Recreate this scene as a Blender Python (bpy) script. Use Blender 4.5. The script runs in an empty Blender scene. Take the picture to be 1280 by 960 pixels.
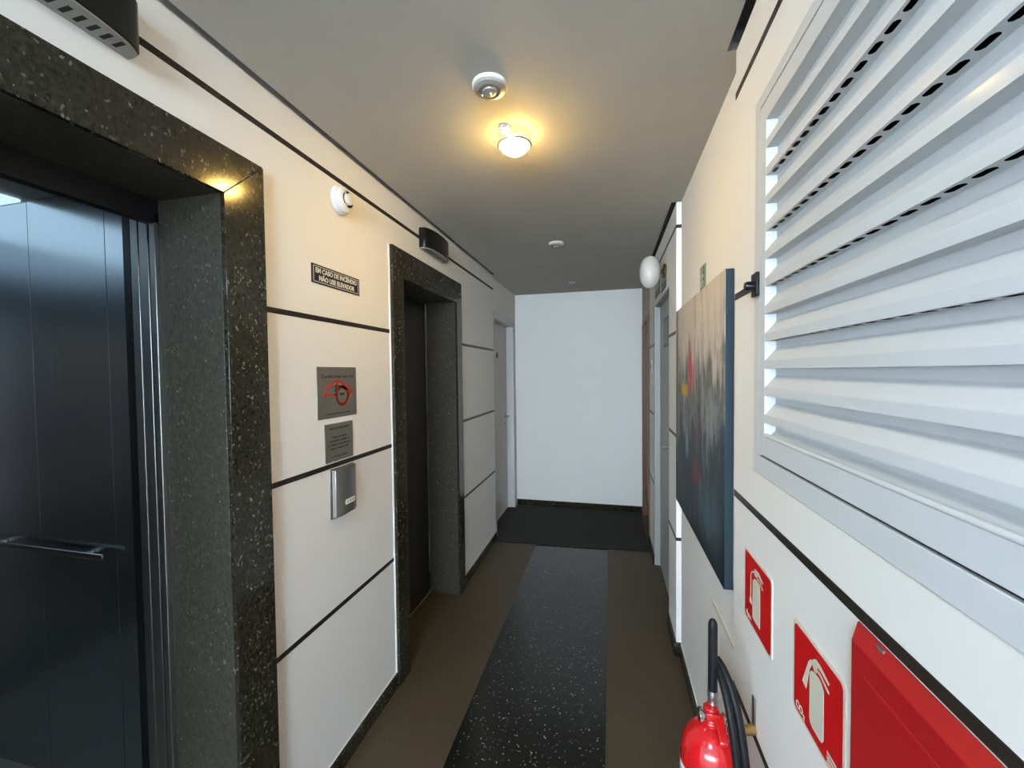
import bpy, bmesh, math, random
from mathutils import Vector, Matrix
random.seed(7)
S = bpy.context.scene
COL = S.collection
PI = math.pi

# ------------------------------------------------------------------ camera
cd = bpy.data.cameras.new('camera')
cam = bpy.data.objects.new('camera', cd); COL.objects.link(cam)
cd.sensor_fit = 'HORIZONTAL'; cd.sensor_width = 36.0
cd.lens = 36.0 * 510.694 / 1280.0
cd.clip_start = 0.02
r_ = Vector((0.97271099, 0.23175702, -0.01104552))
u_ = Vector((0.00411866, 0.03035108, 0.99953081))
f_ = Vector((-0.23198353, 0.97230011, -0.0285683))
cam.matrix_world = Matrix(((r_.x, u_.x, -f_.x, 0.0), (r_.y, u_.y, -f_.y, 0.0), (r_.z, u_.z, -f_.z, 1.5), (0, 0, 0, 1)))
S.camera = cam

# ------------------------------------------------------------------ sky seen through the lobby window behind the camera
W = bpy.data.worlds.new('sky'); S.world = W; W.use_nodes = True
bg = W.node_tree.nodes['Background']
bg.inputs[0].default_value = (0.70, 0.85, 1.0, 1)
bg.inputs[1].default_value = 40.0
WIN = (-4.4, 2.0, 1.05, 2.30)      # window opening x0, x1, z0, z1 in the rear wall
WIN_Y = -6.0
pl = bpy.data.lights.new('window_portal', 'AREA'); pl.shape = 'RECTANGLE'
pl.size = WIN[1]-WIN[0]; pl.size_y = WIN[3]-WIN[2]
pl.cycles.is_portal = True
po = bpy.data.objects.new('window_portal', pl); COL.objects.link(po)
po.location = ((WIN[0]+WIN[1])/2, WIN_Y-0.02, (WIN[2]+WIN[3])/2)
po.rotation_euler = (PI/2, 0, PI)   # shines towards +Y
LAMP = 195.0          # glass dome of the ceiling lamp
LED = 180.0           # round cool white ceiling light of the same row, behind the viewer
CAR_LAMP = 1.05       # light panel in the lift car

# ------------------------------------------------------------------ exposure
S.view_settings.view_transform = 'Standard'
S.view_settings.look = 'None'
S.view_settings.exposure = 0.16
S.view_settings.gamma = 1.0
S.view_settings.use_curve_mapping = False
S.cycles.max_bounces = 10
S.cycles.diffuse_bounces = 6
S.cycles.glossy_bounces = 4
S.cycles.sample_clamp_indirect = 6.0
S.cycles.use_denoising = True

# ------------------------------------------------------------------ materials
def mat(name, col, rough=0.5, metal=0.0, spec=0.5, emit=None, trans=0.0, alpha=1.0, coat=0.0):
    m = bpy.data.materials.new(name); m.use_nodes = True
    b = m.node_tree.nodes['Principled BSDF']
    b.inputs['Base Color'].default_value = (*col, 1)
    b.inputs['Roughness'].default_value = rough
    b.inputs['Metallic'].default_value = metal
    b.inputs['Specular IOR Level'].default_value = spec
    b.inputs['Transmission Weight'].default_value = trans
    b.inputs['Alpha'].default_value = alpha
    b.inputs['Coat Weight'].default_value = coat
    if emit:
        b.inputs['Emission Color'].default_value = (*emit[0], 1)
        b.inputs['Emission Strength'].default_value = emit[1]
    return m

class N:
    """small node helper"""
    def __init__(s, m):
        s.t = m.node_tree; s.b = s.t.nodes['Principled BSDF']
    def new(s, typ, **kw):
        n = s.t.nodes.new(typ)
        for k, v in kw.items(): setattr(n, k, v)
        return n
    def link(s, a, b): s.t.links.new(a, b)
    def coord(s, scale=(1, 1, 1)):
        tc = s.new('ShaderNodeTexCoord'); mp = s.new('ShaderNodeMapping')
        mp.inputs['Scale'].default_value = scale
        s.link(tc.outputs['Object'], mp.inputs['Vector']); return mp.outputs[0]
    def noise(s, vec, scale, detail=3, rough=0.55, dist=0.0):
        n = s.new('ShaderNodeTexNoise')
        n.inputs['Scale'].default_value = scale; n.inputs['Detail'].default_value = detail
        n.inputs['Roughness'].default_value = rough; n.inputs['Distortion'].default_value = dist
        s.link(vec, n.inputs['Vector']); return n
    def ramp(s, fac, stops, interp='LINEAR'):
        r = s.new('ShaderNodeValToRGB'); r.color_ramp.interpolation = interp
        e = r.color_ramp.elements
        while len(e) < len(stops): e.new(0.5)
        for x, (p, c) in zip(e, stops):
            x.position = p; x.color = (*c, 1) if len(c) == 3 else c
        s.link(fac, r.inputs[0]); return r.outputs[0]
    def mix(s, fac, a, b):
        n = s.new('ShaderNodeMix', data_type='RGBA')
        for i, v in ((0, fac), (6, a), (7, b)):
            if hasattr(v, 'is_output'): s.link(v, n.inputs[i])
            elif i == 0: n.inputs[0].default_value = v
            else: n.inputs[i].default_value = (*v, 1)
        return n.outputs[2]
    def math(s, op, a, b=0.0, c=None, clamp=False):
        n = s.new('ShaderNodeMath', operation=op); n.use_clamp = clamp
        for i, v in enumerate((a, b, c)):
            if v is None: continue
            if hasattr(v, 'is_output'): s.link(v, n.inputs[i])
            else: n.inputs[i].default_value = v
        return n.outputs[0]
    def bump(s, h, strength=0.1, dist=0.002):
        n = s.new('ShaderNodeBump'); n.inputs['Strength'].default_value = strength
        n.inputs['Distance'].default_value = dist
        s.link(h, n.inputs['Height']); s.link(n.outputs[0], s.b.inputs['Normal'])

def paint(name, col, rough=0.6, bump=0.08, var=0.03):
    m = mat(name, col, rough); n = N(m); v = n.coord()
    a = n.noise(v, 3.0, 4); c2 = tuple(max(0, c*(1-var*2)) for c in col)
    n.link(n.ramp(a.outputs[0], [(0.3, c2), (0.65, col)]), n.b.inputs['Base Color'])
    n.bump(n.noise(v, 220, 2).outputs[0], bump, 0.001); return m

def granite(name, dark, mid, fleck, rough, scale=75, amount=0.88, bump=0.0, spec=0.5):
    m = mat(name, dark, rough, spec=spec); n = N(m)
    v = n.coord((1, 1, 0.72))
    w = n.noise(v, 70, 2, 0.5)
    vm = n.new('ShaderNodeVectorMath', operation='MULTIPLY_ADD')
    n.link(w.outputs['Color'], vm.inputs[0]); vm.inputs[1].default_value = (0.022, 0.022, 0.022); n.link(v, vm.inputs[2])
    mott = n.ramp(n.noise(v, 95, 5, 0.7).outputs[0], [(0.36, dark), (0.68, mid)])
    vo = n.new('ShaderNodeTexVoronoi'); vo.inputs['Scale'].default_value = scale
    n.link(vm.outputs[0], vo.inputs['Vector'])
    sep = n.new('ShaderNodeSeparateColor'); n.link(vo.outputs['Color'], sep.inputs[0])
    pick = n.math('GREATER_THAN', sep.outputs[0], amount)
    near = n.math('LESS_THAN', vo.outputs['Distance'], 0.34)
    bright = n.math('MULTIPLY', sep.outputs[1], 1.0)
    f = n.math('MULTIPLY', n.math('MULTIPLY', pick, near), bright)
    n.link(n.mix(f, mott, fleck), n.b.inputs['Base Color'])
    if bump: n.bump(n.noise(v, 260, 3).outputs[0], bump, 0.002)
    return m

def brushed(name, col, rough, axis_scale=(3, 3, 300), streak=0.12):
    m = mat(name, col, rough, 1.0); n = N(m); v = n.coord(axis_scale)
    s = n.noise(v, 1.0, 3).outputs[0]
    n.link(n.math('MULTIPLY_ADD', s, streak*2, rough-streak), n.b.inputs['Roughness'])
    n.bump(s, 0.05, 0.0006); return m

M = {}
M['wall'] = paint('white_wall_paint', (0.90, 0.885, 0.845), 0.55, 0.05, 0.008)
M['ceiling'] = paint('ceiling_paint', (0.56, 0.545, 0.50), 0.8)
M['gap'] = paint('gap_shade_paint', (0.16, 0.155, 0.15), 0.8)  # shade inside the ceiling slot, put into the colour as a darker grey
M['granite'] = granite('polished_dark_granite', (0.010, 0.009, 0.006), (0.038, 0.034, 0.022), (0.20, 0.185, 0.14), 0.13, 120, 0.74, spec=0.4)
M['honed'] = granite('honed_dark_granite', (0.026, 0.024, 0.018), (0.064, 0.058, 0.043), (0.19, 0.18, 0.15), 0.36, 130, 0.82, spec=0.35)
M['strip'] = granite('granite_strip_stone', (0.012, 0.010, 0.007), (0.028, 0.024, 0.018), (0.10, 0.09, 0.08), 0.35, 190, 0.88, spec=0.3)
M['floor_dark'] = granite('polished_floor_granite', (0.004, 0.004, 0.0036), (0.013, 0.013, 0.011), (0.30, 0.30, 0.27), 0.20, 120, 0.86)
M['floor_brown'] = granite('flamed_brown_granite', (0.046, 0.032, 0.0145), (0.070, 0.050, 0.025), (0.12, 0.10, 0.07), 0.55, 150, 0.93, 0.35)
M['grout'] = paint('cement_joint', (0.20, 0.18, 0.14), 0.8)
M['caulk'] = paint('white_caulk', (0.82, 0.82, 0.80), 0.5)
M['steel'] = brushed('brushed_steel', (0.42, 0.41, 0.39), 0.36)
M['plaque_steel'] = brushed('plaque_steel', (0.42, 0.40, 0.35), 0.46, (3, 300, 3), 0.06)
M['car_steel'] = brushed('car_panel_steel', (0.50, 0.53, 0.56), 0.22, (300, 300, 2), 0.05)
M['door_steel'] = brushed('dark_door_steel', (0.13, 0.115, 0.09), 0.40, (300, 300, 2), 0.08)
M['dark_steel'] = mat('dark_frame_steel', (0.035, 0.035, 0.037), 0.35, 0.8)
M['black'] = mat('black_plastic', (0.006, 0.006, 0.006), 0.28, spec=0.3)
M['void'] = mat('dark_shaft', (0.01, 0.01, 0.01), 0.9)
M['grey_plastic'] = paint('grey_plastic', (0.30, 0.29, 0.26), 0.5)
M['white_plastic'] = paint('white_plastic', (0.82, 0.81, 0.78), 0.35, 0.02)
M['alu'] = paint('louvre_enamel', (0.66, 0.685, 0.70), 0.52, 0.02, 0.01)
M['alu'].node_tree.nodes['Principled BSDF'].inputs['Specular IOR Level'].default_value = 0.35
M['alu'].node_tree.nodes['Principled BSDF'].inputs['Coat Weight'].default_value = 0.12
M['alu'].node_tree.nodes['Principled BSDF'].inputs['Coat Roughness'].default_value = 0.1
M['white_enamel'] = paint('door_enamel', (0.72, 0.715, 0.69), 0.35, 0.03)
M['grey_enamel'] = paint('grey_door_enamel', (0.36, 0.375, 0.355), 0.4, 0.03)
M['red'] = paint('red_enamel', (0.40, 0.007, 0.010), 0.36, 0.03, 0.06)
M['red_gloss'] = mat('red_cylinder_paint', (0.50, 0.008, 0.010), 0.2, coat=0.4)
M['sign_red'] = mat('sign_red', (0.52, 0.003, 0.005), 0.5, spec=0.25)
M['cream'] = mat('photoluminescent_cream', (0.66, 0.65, 0.52), 0.5)
M['cream_edge'] = mat('cream_border', (0.72, 0.66, 0.56), 0.5)
M['bronze'] = mat('dark_bronze', (0.10, 0.065, 0.035), 0.45, 0.5)
M['sign_green'] = mat('sign_green', (0.035, 0.10, 0.035), 0.4)
M['sign_black'] = mat('sign_black', (0.015, 0.016, 0.013), 0.35)
M['letter_white'] = mat('letter_white', (0.75, 0.74, 0.64), 0.5)
M['ink'] = mat('dark_ink', (0.045, 0.04, 0.03), 0.5)
M['logo_red'] = mat('logo_red', (0.50, 0.045, 0.016), 0.5)
M['rubber'] = mat('black_rubber', (0.007, 0.0072, 0.0076), 0.5, spec=0.22)
M['worn'] = paint('bare_worn_metal', (0.13, 0.11, 0.10), 0.5)
M['chrome'] = mat('chrome', (0.65, 0.65, 0.63), 0.15, 1.0)
M['brass'] = mat('brass', (0.62, 0.45, 0.20), 0.3, 1.0)
M['clear'] = mat('clear_tag', (0.55, 0.25, 0.25), 0.12, alpha=0.13, spec=0.3)
M['detector_plastic'] = paint('shaded_plastic', (0.36, 0.34, 0.29), 0.35, 0.02)  # white plastic greyed to paint in the shade on its downward face
M['opal'] = mat('opal_glass', (0.62, 0.61, 0.57), 0.25)
M['lens'] = mat('lit_lamp_glass', (1, 0.85, 0.6), 0.4, emit=((1.0, 0.63, 0.16), LAMP))
M['led'] = mat('lit_led_panel', (0.9, 0.95, 1), 0.4, emit=((0.60, 0.80, 1.0), LED))
M['lens_back'] = mat('glowing_frosted_glass', (1, 0.85, 0.6), 0.5, emit=((1.0, 0.68, 0.26), 3.2))
M['car_lens'] = mat('car_light_panel', (0.8, 0.9, 1), 0.4, emit=((0.55, 0.80, 1.0), CAR_LAMP))
M['terminal'] = mat('blue_grey_canvas', (0.020, 0.036, 0.050), 0.6, spec=0.3)
M['glass'] = mat('window_glass', (0.95, 0.97, 0.97), 0.0, trans=1.0)

m = mat('mat_pile', (0.022, 0.022, 0.021), 0.95); n = N(m)
v = n.coord(); a = n.noise(v, 400, 2)
n.link(n.ramp(a.outputs[0], [(0.3, (0.008, 0.008, 0.0075)), (0.7, (0.024, 0.0235, 0.021))]), n.b.inputs['Base Color'])
n.bump(a.outputs[0], 0.6, 0.004); M['mat'] = m

def wood(name, c1, c2):
    m = mat(name, c1, 0.42); n = N(m); v = n.coord((14, 14, 1.2))
    a = n.noise(v, 2.5, 5, 0.6, 1.2)
    n.link(n.ramp(a.outputs[0], [(0.3, c1), (0.7, c2)]), n.b.inputs['Base Color']); return m
M['wood'] = wood('brown_wood', (0.12, 0.050, 0.022), (0.19, 0.080, 0.036))
M['wood_pale'] = wood('pale_wood', (0.26, 0.17, 0.125), (0.31, 0.21, 0.16))

# abstract canvas: vertical streaks, pale on top and blue-black below, one red dash and one yellow dab
PY0, PY1, PZ0, PZ1 = 1.333, 2.25, 0.835, 1.80
m = mat('abstract_paint', (0.5, 0.5, 0.5), 0.5, spec=0.3); n = N(m)
tc = n.new('ShaderNodeTexCoord'); sp = n.new('ShaderNodeSeparateXYZ'); n.link(tc.outputs['Object'], sp.inputs[0])
U = n.math('DIVIDE', sp.outputs[1], PY1-PY0); V = n.math('DIVIDE', sp.outputs[2], PZ1-PZ0)
def streak(sy, sz, sc, det=4): return n.noise(n.coord((1, sy, sz)), sc, det, 0.6, 0.4).outputs[0]
s1 = streak(22, 1.6, 1.3); s2 = streak(9, 2.5, 1.6); s3 = streak(3, 2.2, 1.6, 5); s4 = streak(40, 3.0, 1.2); s5 = streak(16, 9.0, 1.6, 5)
Vn = n.math('ADD', V, n.math('MULTIPLY_ADD', s1, 0.75, -0.375))
Vn = n.math('ADD', Vn, n.math('MULTIPLY_ADD', s3, 0.55, -0.275))
base = n.ramp(Vn, [(0.10, (0.010, 0.019, 0.029)), (0.36, (0.019, 0.037, 0.053)), (0.49, (0.030, 0.043, 0.053)), (0.545, (0.17, 0.19, 0.19)),
                   (0.62, (0.10, 0.105, 0.10)), (0.67, (0.31, 0.305, 0.285)), (0.75, (0.60, 0.53, 0.46)), (1.0, (0.66, 0.58, 0.50))])
base = n.mix(n.math('MULTIPLY', n.ramp(s2, [(0.52, (0, 0, 0)), (0.62, (1, 1, 1))]), n.ramp(Vn, [(0.30, (0.10, 0.10, 0.10)), (0.52, (0.65, 0.65, 0.65))])), base, (0.30, 0.33, 0.33))
dk = n.math('MULTIPLY', n.ramp(s4, [(0.55, (0, 0, 0)), (0.68, (1, 1, 1))]), n.ramp(V, [(0.60, (0.5, 0.5, 0.5)), (0.74, (0, 0, 0))]))
base = n.mix(dk, base, (0.06, 0.07, 0.075))
def dab(cu, cv, ru, rv, col, strength=1.0, soft=0.55):
    global base
    du = n.math('DIVIDE', n.math('SUBTRACT', U, cu), ru); dv = n.math('DIVIDE', n.math('SUBTRACT', V, cv), rv)
    d = n.math('SQRT', n.math('ADD', n.math('MULTIPLY', du, du), n.math('MULTIPLY', dv, dv)))
    d = n.math('ADD', d, n.math('MULTIPLY_ADD', s1, 1.3, -0.65))
    d = n.math('ADD', d, n.math('MULTIPLY_ADD', s5, 1.7, -0.85))
    f = n.math('MULTIPLY', n.ramp(d, [(1-soft, (1, 1, 1)), (1.0, (0, 0, 0))]), strength)
    base = n.mix(f, base, col)
dab(0.955, 0.62, 0.075, 0.44, (0.13, 0.145, 0.125), 0.85, 0.3)
dab(0.585, 0.69, 0.050, 0.115, (0.55, 0.035, 0.03), 0.95, 0.4)
dab(0.52, 0.665, 0.05, 0.10, (0.40, 0.05, 0.04), 0.5)
dab(0.73, 0.600, 0.10, 0.042, (0.62, 0.36, 0.03), 0.95, 0.4)
dab(0.45, 0.27, 0.10, 0.07, (0.17, 0.025, 0.022), 0.8)
dab(0.44, 0.43, 0.055, 0.10, (0.15, 0.035, 0.03), 0.65)
dab(0.22, 0.16, 0.17, 0.14, (0.075, 0.135, 0.16), 0.75, 0.7)
dab(0.66, 0.36, 0.05, 0.09, (0.30, 0.34, 0.35), 0.7)
dab(0.18, 0.52, 0.14, 0.10, (0.34, 0.36, 0.36), 0.6)
n.link(base, n.b.inputs['Base Color']); n.bump(s4, 0.25, 0.002); M['art'] = m

# ------------------------------------------------------------------ mesh builder
class B:
    def __init__(s): s.v = []; s.f = []; s.mi = []; s.cur = 0
    def add(s, vs, fs):
        o = len(s.v); s.v += [tuple(x) for x in vs]
        for f in fs: s.f.append([o+i for i in f]); s.mi.append(s.cur)
    def slot(s, i): s.cur = i; return s
    def box(s, x0, x1, y0, y1, z0, z1):
        x0, x1 = sorted((x0, x1)); y0, y1 = sorted((y0, y1)); z0, z1 = sorted((z0, z1))
        s.add([(x0,y0,z0),(x1,y0,z0),(x1,y1,z0),(x0,y1,z0),(x0,y0,z1),(x1,y0,z1),(x1,y1,z1),(x0,y1,z1)],
              [(0,3,2,1),(4,5,6,7),(0,1,5,4),(1,2,6,5),(2,3,7,6),(3,0,4,7)]); return s
    def prism(s, pts, axis, a0, a1):
        """pts in the two other axes (x: y,z  y: x,z  z: x,y)"""
        def P(p, a): return {'x': (a, p[0], p[1]), 'y': (p[0], a, p[1]), 'z': (p[0], p[1], a)}[axis]
        k = len(pts)
        s.add([P(p, a0) for p in pts]+[P(p, a1) for p in pts],
              [tuple(range(k)), tuple(range(2*k-1, k-1, -1))]+[(i, (i+1) % k, k+(i+1) % k, k+i) for i in range(k)]); return s
    def lathe(s, prof, c=(0, 0, 0), axis='z', seg=32, sc=(1, 1)):
        """prof: (radius, height) list"""
        vs = []; fs = []; k = len(prof)
        for i in range(seg):
            a = 2*PI*i/seg
            for r, h in prof:
                p = (r*math.cos(a)*sc[0], r*math.sin(a)*sc[1], h)
                p = {'z': p, 'x': (p[2], p[0], p[1]), 'y': (p[0], p[2], p[1])}[axis]
                vs.append((p[0]+c[0], p[1]+c[1], p[2]+c[2]))
        for i in range(seg):
            j = (i+1) % seg
            for q in range(k-1): fs.append((i*k+q, j*k+q, j*k+q+1, i*k+q+1))
        s.add(vs, fs); return s
    def tube(s, path, r, seg=12, cap=True):
        path = [Vector(p) for p in path]; rings = []; vs = []; fs = []
        up = Vector((0, 0, 1)); prev = None
        for i, p in enumerate(path):
            t = (path[min(i+1, len(path)-1)]-path[max(i-1, 0)]).normalized()
            if prev is None:
                a = t.orthogonal().normalized()
            else:
                a = (prev-t*prev.dot(t)).normalized()
            prev = a; b = t.cross(a); rr = r[i] if isinstance(r, (list, tuple)) else r
            for q in range(seg):
                th = 2*PI*q/seg; vs.append(p+(a*math.cos(th)+b*math.sin(th))*rr)
        for i in range(len(path)-1):
            for q in range(seg): fs.append((i*seg+q, i*seg+(q+1) % seg, (i+1)*seg+(q+1) % seg, (i+1)*seg+q))
        if cap:
            fs.append(tuple(range(seg-1, -1, -1))); k = (len(path)-1)*seg; fs.append(tuple(k+q for q in range(seg)))
        s.add(vs, fs); return s
    def text(s, txt, size, pos, side, bold=0.0, align='CENTER', width=None, height=None, depth=0.0003):
        """lettering lying on a wall; pos = (x, y, z) of the anchor, side 'L' or 'R'"""
        c = bpy.data.curves.new('t', 'FONT'); c.body = txt; c.size = size; c.align_x = align; c.align_y = 'CENTER'
        c.offset = bold; c.extrude = depth; c.resolution_u = 3
        o = bpy.data.objects.new('t', c); COL.objects.link(o)
        dg = bpy.context.evaluated_depsgraph_get(); me = bpy.data.meshes.new_from_object(o.evaluated_get(dg))
        bpy.data.objects.remove(o); bpy.data.curves.remove(c)
        xs = [v.co.x for v in me.vertices]; w = (max(xs)-min(xs)) or 1
        kx = width/w if width else 1
        sg = 1 if side == 'L' else -1
        s.add([(pos[0]+sg*v.co.z, pos[1]+sg*v.co.x*kx, pos[2]+v.co.y) for v in me.vertices],
              [tuple(p.vertices) for p in me.polygons])
        bpy.data.meshes.remove(me); return s
    def build(s, name, mats, parent=None, loc=None, bevel=0.0, smooth=40, seg=2, recalc=True):
        if not isinstance(mats, (list, tuple)): mats = [mats]
        o0 = Vector(parent.get('_w', (0, 0, 0))) if parent is not None else Vector((0, 0, 0))
        if loc is not None and parent is None: o0 = Vector(loc)
        me = bpy.data.meshes.new(name)
        me.from_pydata([tuple(Vector(v)-o0) for v in s.v], [], s.f)
        for mm in mats: me.materials.append(mm)
        for p, i in zip(me.polygons, s.mi): p.material_index = min(i, len(mats)-1)
        if recalc:
            bm = bmesh.new(); bm.from_mesh(me)
            bmesh.ops.recalc_face_normals(bm, faces=bm.faces); bm.to_mesh(me); bm.free()
        if smooth:
            for p in me.polygons: p.use_smooth = True
            me.set_sharp_from_angle(angle=math.radians(smooth))
        me.update()
        ob = bpy.data.objects.new(name, me); COL.objects.link(ob)
        if parent is not None:
            ob.parent = parent; ob['_w'] = tuple(o0)
        else:
            ob.location = o0; ob['_w'] = tuple(o0)
        if bevel:
            b = ob.modifiers.new('bevel', 'BEVEL'); b.width = bevel; b.segments = seg
            b.limit_method = 'ANGLE'; b.angle_limit = math.radians(35)
        return ob

def tag(o, label, cat, group=None):
    o['label'] = label; o['category'] = cat
    if group: o['group'] = group
    return o
def thing(name, label, cat, loc, group=None):
    o = bpy.data.objects.new(name, None); COL.objects.link(o); o.location = loc; o['_w'] = tuple(loc)
    o.empty_display_size = 0.05
    return tag(o, label, cat, group)
def struct(o, label=None, cat=None):
    o['kind'] = 'structure'
    if label: o['label'] = label
    if cat: o['category'] = cat
    return o
def rrect(y0, y1, z0, z1, r, seg=4):
    pts = []
    for cy, cz, a0 in ((y1-r, z1-r, 0), (y0+r, z1-r, PI/2), (y0+r, z0+r, PI), (y1-r, z0+r, 1.5*PI)):
        for i in range(seg+1):
            a = a0+PI/2*i/seg; pts.append((cy+r*math.cos(a), cz+r*math.sin(a)))
    return pts

# ------------------------------------------------------------------ dimensions (metres; camera stands at x=0, y=0)
XL = -1.0        # white panels of the left wall
XLP = -1.025     # plain left wall
XR = 0.336       # panels of the right wall
XRP = 0.361      # plain right wall
ZC = 2.36        # ceiling
YB = 4.48        # end wall
YL0 = -0.30      # where the corridor's left wall starts, behind the camera
YR0 = -0.85
SZ = (0.619, 1.161, 1.698, 2.237); SH = 0.0085   # granite strips in the walls
E1 = (0.161, 0.881, 1.980); E2 = (1.842, 2.560, 1.967)    # lift openings y0, y1, top
F1 = (0.032, 1.010, 2.104); F2 = (1.737, 2.650, 2.104)    # their granite surrounds
D1 = (3.57, 4.39, 2.025)    # white door, left
D2 = (2.515, 3.285, 1.985)  # grey door, right
D3 = (3.86, 4.44, 1.97)     # brown door, right end

# ================================================================== SETTING
# floor
b = B().box(-4.9, 2.8, WIN_Y-0.2, 4.7, -0.12, -0.02)
floor = struct(b.build('floor', M['grout']), 'granite corridor floor with a polished black band between brown bands')
def slabs(x0, x1, y0, y1, cuts, mm, name='floor_slab'):
    ys = [y0]+cuts+[y1]
    for a, c in zip(ys, ys[1:]):
        B().box(x0, x1, a+0.0006, c-0.0006, -0.02, 0.0).build(name, mm, floor, smooth=0)
slabs(-1.0, -0.6235, WIN_Y, YB, [-3.4, -1.9, -0.4, 0.9, 2.3, 3.46], M['floor_brown'])
slabs(-0.6215, -0.0215, WIN_Y, YB, [-3.4, -1.9, -0.4, 1.1, 2.6, 3.9], M['floor_dark'])
slabs(-0.0195, XRP+0.02, WIN_Y, YB, [-3.4, -1.9, -0.4, 0.7, 1.95, 3.2], M['floor_brown'])
B().box(-1.2, -1.0012, E2[0]-0.03, E2[1]+0.03, -0.02, 0.0).build('threshold_slab', M['floor_brown'], floor, smooth=0)
B().box(-1.2, -1.0012, E1[0]-0.03, E1[1]+0.03, -0.02, 0.0).build('threshold_slab', M['floor_brown'], floor, smooth=0)
B().box(-1.2, -1.0012, D1[0]-0.05, D1[1]+0.03, -0.02, 0.0).build('threshold_slab', M['floor_brown'], floor, smooth=0)
B().box(XRP+0.0212, 0.6, -0.8, YB, -0.02, 0.0).build('threshold_slab', M['floor_brown'], floor, smooth=0)
slabs(-4.8, -1.0012, WIN_Y, YL0, [-3.4, -1.9], M['floor_brown']); slabs(XRP+0.0212, 2.6, WIN_Y, YR0, [-3.4, -1.9], M['floor_brown'])

# ceiling, with the shadow gap along the panelled stretches of wall
GL, GR = -0.979, 0.3125
b = B()
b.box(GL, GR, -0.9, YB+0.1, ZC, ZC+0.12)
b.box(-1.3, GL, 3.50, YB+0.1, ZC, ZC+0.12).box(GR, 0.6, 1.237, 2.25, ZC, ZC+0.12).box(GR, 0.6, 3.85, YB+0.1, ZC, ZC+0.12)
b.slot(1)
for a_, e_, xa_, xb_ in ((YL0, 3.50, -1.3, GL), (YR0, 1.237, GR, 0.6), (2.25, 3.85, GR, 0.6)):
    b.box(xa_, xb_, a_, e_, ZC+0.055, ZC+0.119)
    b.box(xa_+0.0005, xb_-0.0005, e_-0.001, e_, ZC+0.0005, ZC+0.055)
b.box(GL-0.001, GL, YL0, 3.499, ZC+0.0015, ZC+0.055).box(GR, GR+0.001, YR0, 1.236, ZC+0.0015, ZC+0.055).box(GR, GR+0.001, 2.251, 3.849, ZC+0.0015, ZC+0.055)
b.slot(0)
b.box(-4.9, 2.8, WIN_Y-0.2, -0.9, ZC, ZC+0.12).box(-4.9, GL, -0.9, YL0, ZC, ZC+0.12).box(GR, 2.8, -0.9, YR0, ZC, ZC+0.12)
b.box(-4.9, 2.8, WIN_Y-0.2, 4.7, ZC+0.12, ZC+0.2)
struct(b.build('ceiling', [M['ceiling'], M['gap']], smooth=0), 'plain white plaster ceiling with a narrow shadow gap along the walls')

# end wall
wb = struct(B().box(-3.2, 2.8, YB, YB+0.12, -0.1, ZC+0.1).build('wall_back', M['wall'], smooth=0), 'plain white end wall of the corridor')
struct(B().box(-1.02, 0.33, YB-0.012, YB, 0.0, 0.068).build('baseboard_back', M['granite'], bevel=0.002), 'black granite baseboard of the end wall')

# rear wall with the window that lights the corridor
x0, x1, z0, z1 = WIN
b = B().box(-4.9, x0, WIN_Y, WIN_Y+0.15, -0.1, ZC).box(x1, 2.8, WIN_Y, WIN_Y+0.15, -0.1, ZC)
b.box(x0, x1, WIN_Y, WIN_Y+0.15, -0.1, z0).box(x0, x1, WIN_Y, WIN_Y+0.15, z1, ZC)
struct(b.build('wall_rear', M['wall'], smooth=0), 'white wall of the lobby behind the viewer')
wf = B()
for k in range(7):
    xx = x0+(x1-x0)*k/6
    wf.box(xx-0.02, xx+0.02, WIN_Y+0.02, WIN_Y+0.07, z0, z1)
wf.box(x0, x1, WIN_Y+0.02, WIN_Y+0.07, z0, z0+0.04).box(x0, x1, WIN_Y+0.02, WIN_Y+0.07, z1-0.04, z1)
struct(wf.build('window_1', M['alu'], smooth=0), 'aluminium window of the lobby behind the viewer')
struct(B().box(-3.2, -3.0, YL0, 4.7, -0.1, ZC).build('wall_shaft', M['void'], smooth=0), 'outer wall of the lift shafts')
struct(B().box(2.5, 2.7, WIN_Y-0.2, 4.7, -0.1, ZC).box(-4.9, -4.7, WIN_Y-0.2, YL0, -0.1, ZC).build('wall_outer', M['wall'], smooth=0), 'side walls of the lobby behind the viewer')

# left wall
b = B()
XB = XLP-0.10
b.box(XB, XLP, YL0, E1[0]-0.02, 0, ZC+0.055).box(XB, XLP, E1[0]-0.02, E1[1]+0.02, E1[2]+0.02, ZC+0.055)
b.box(XB, XLP, E1[1]+0.02, E2[0]-0.02, 0, ZC+0.055).box(XB, XLP, E2[0]-0.02, E2[1]+0.02, E2[2]+0.02, ZC+0.055)
b.box(XB, XLP, E2[1]+0.02, D1[0], 0, ZC+0.055).box(XB, XLP, D1[0], D1[1], D1[2], ZC+0.055).box(XB, XLP, D1[1], YB, 0, ZC+0.055)
b.box(-4.7, XL, YL0-0.06, YL0, 0, ZC+0.055)                     # return of the wall into the lobby
b.box(-3.0, XB, 1.62, 1.68, 0, ZC+0.055).box(-3.0, XB, 2.80, 2.86, 0, ZC+0.055)   # walls between the shafts
wl = struct(b.build('wall_left', M['wall'], smooth=0), 'white left wall with inlaid granite strips around the two lifts')
def panels(parent, xa, xb, y0, y1, zmin, ztop=ZC-0.002):
    zs = [zmin]
    for s in SZ:
        if s-SH > zmin+0.02: zs += [s-SH, s+SH]
    zs.append(ztop)
    for a, c in zip(zs[::2], zs[1::2]):
        if c-a > 0.005: B().box(xa, xb, y0, y1, a+0.0004, c-0.0004).build('wall_panel', M['wall'], parent, smooth=0)
    for s in SZ:
        if s-SH > zmin+0.02:
            B().box(xa, xb+0.0012, y0, y1, s-SH, s+SH).build('granite_strip', M['strip'], parent, smooth=0)
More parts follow.
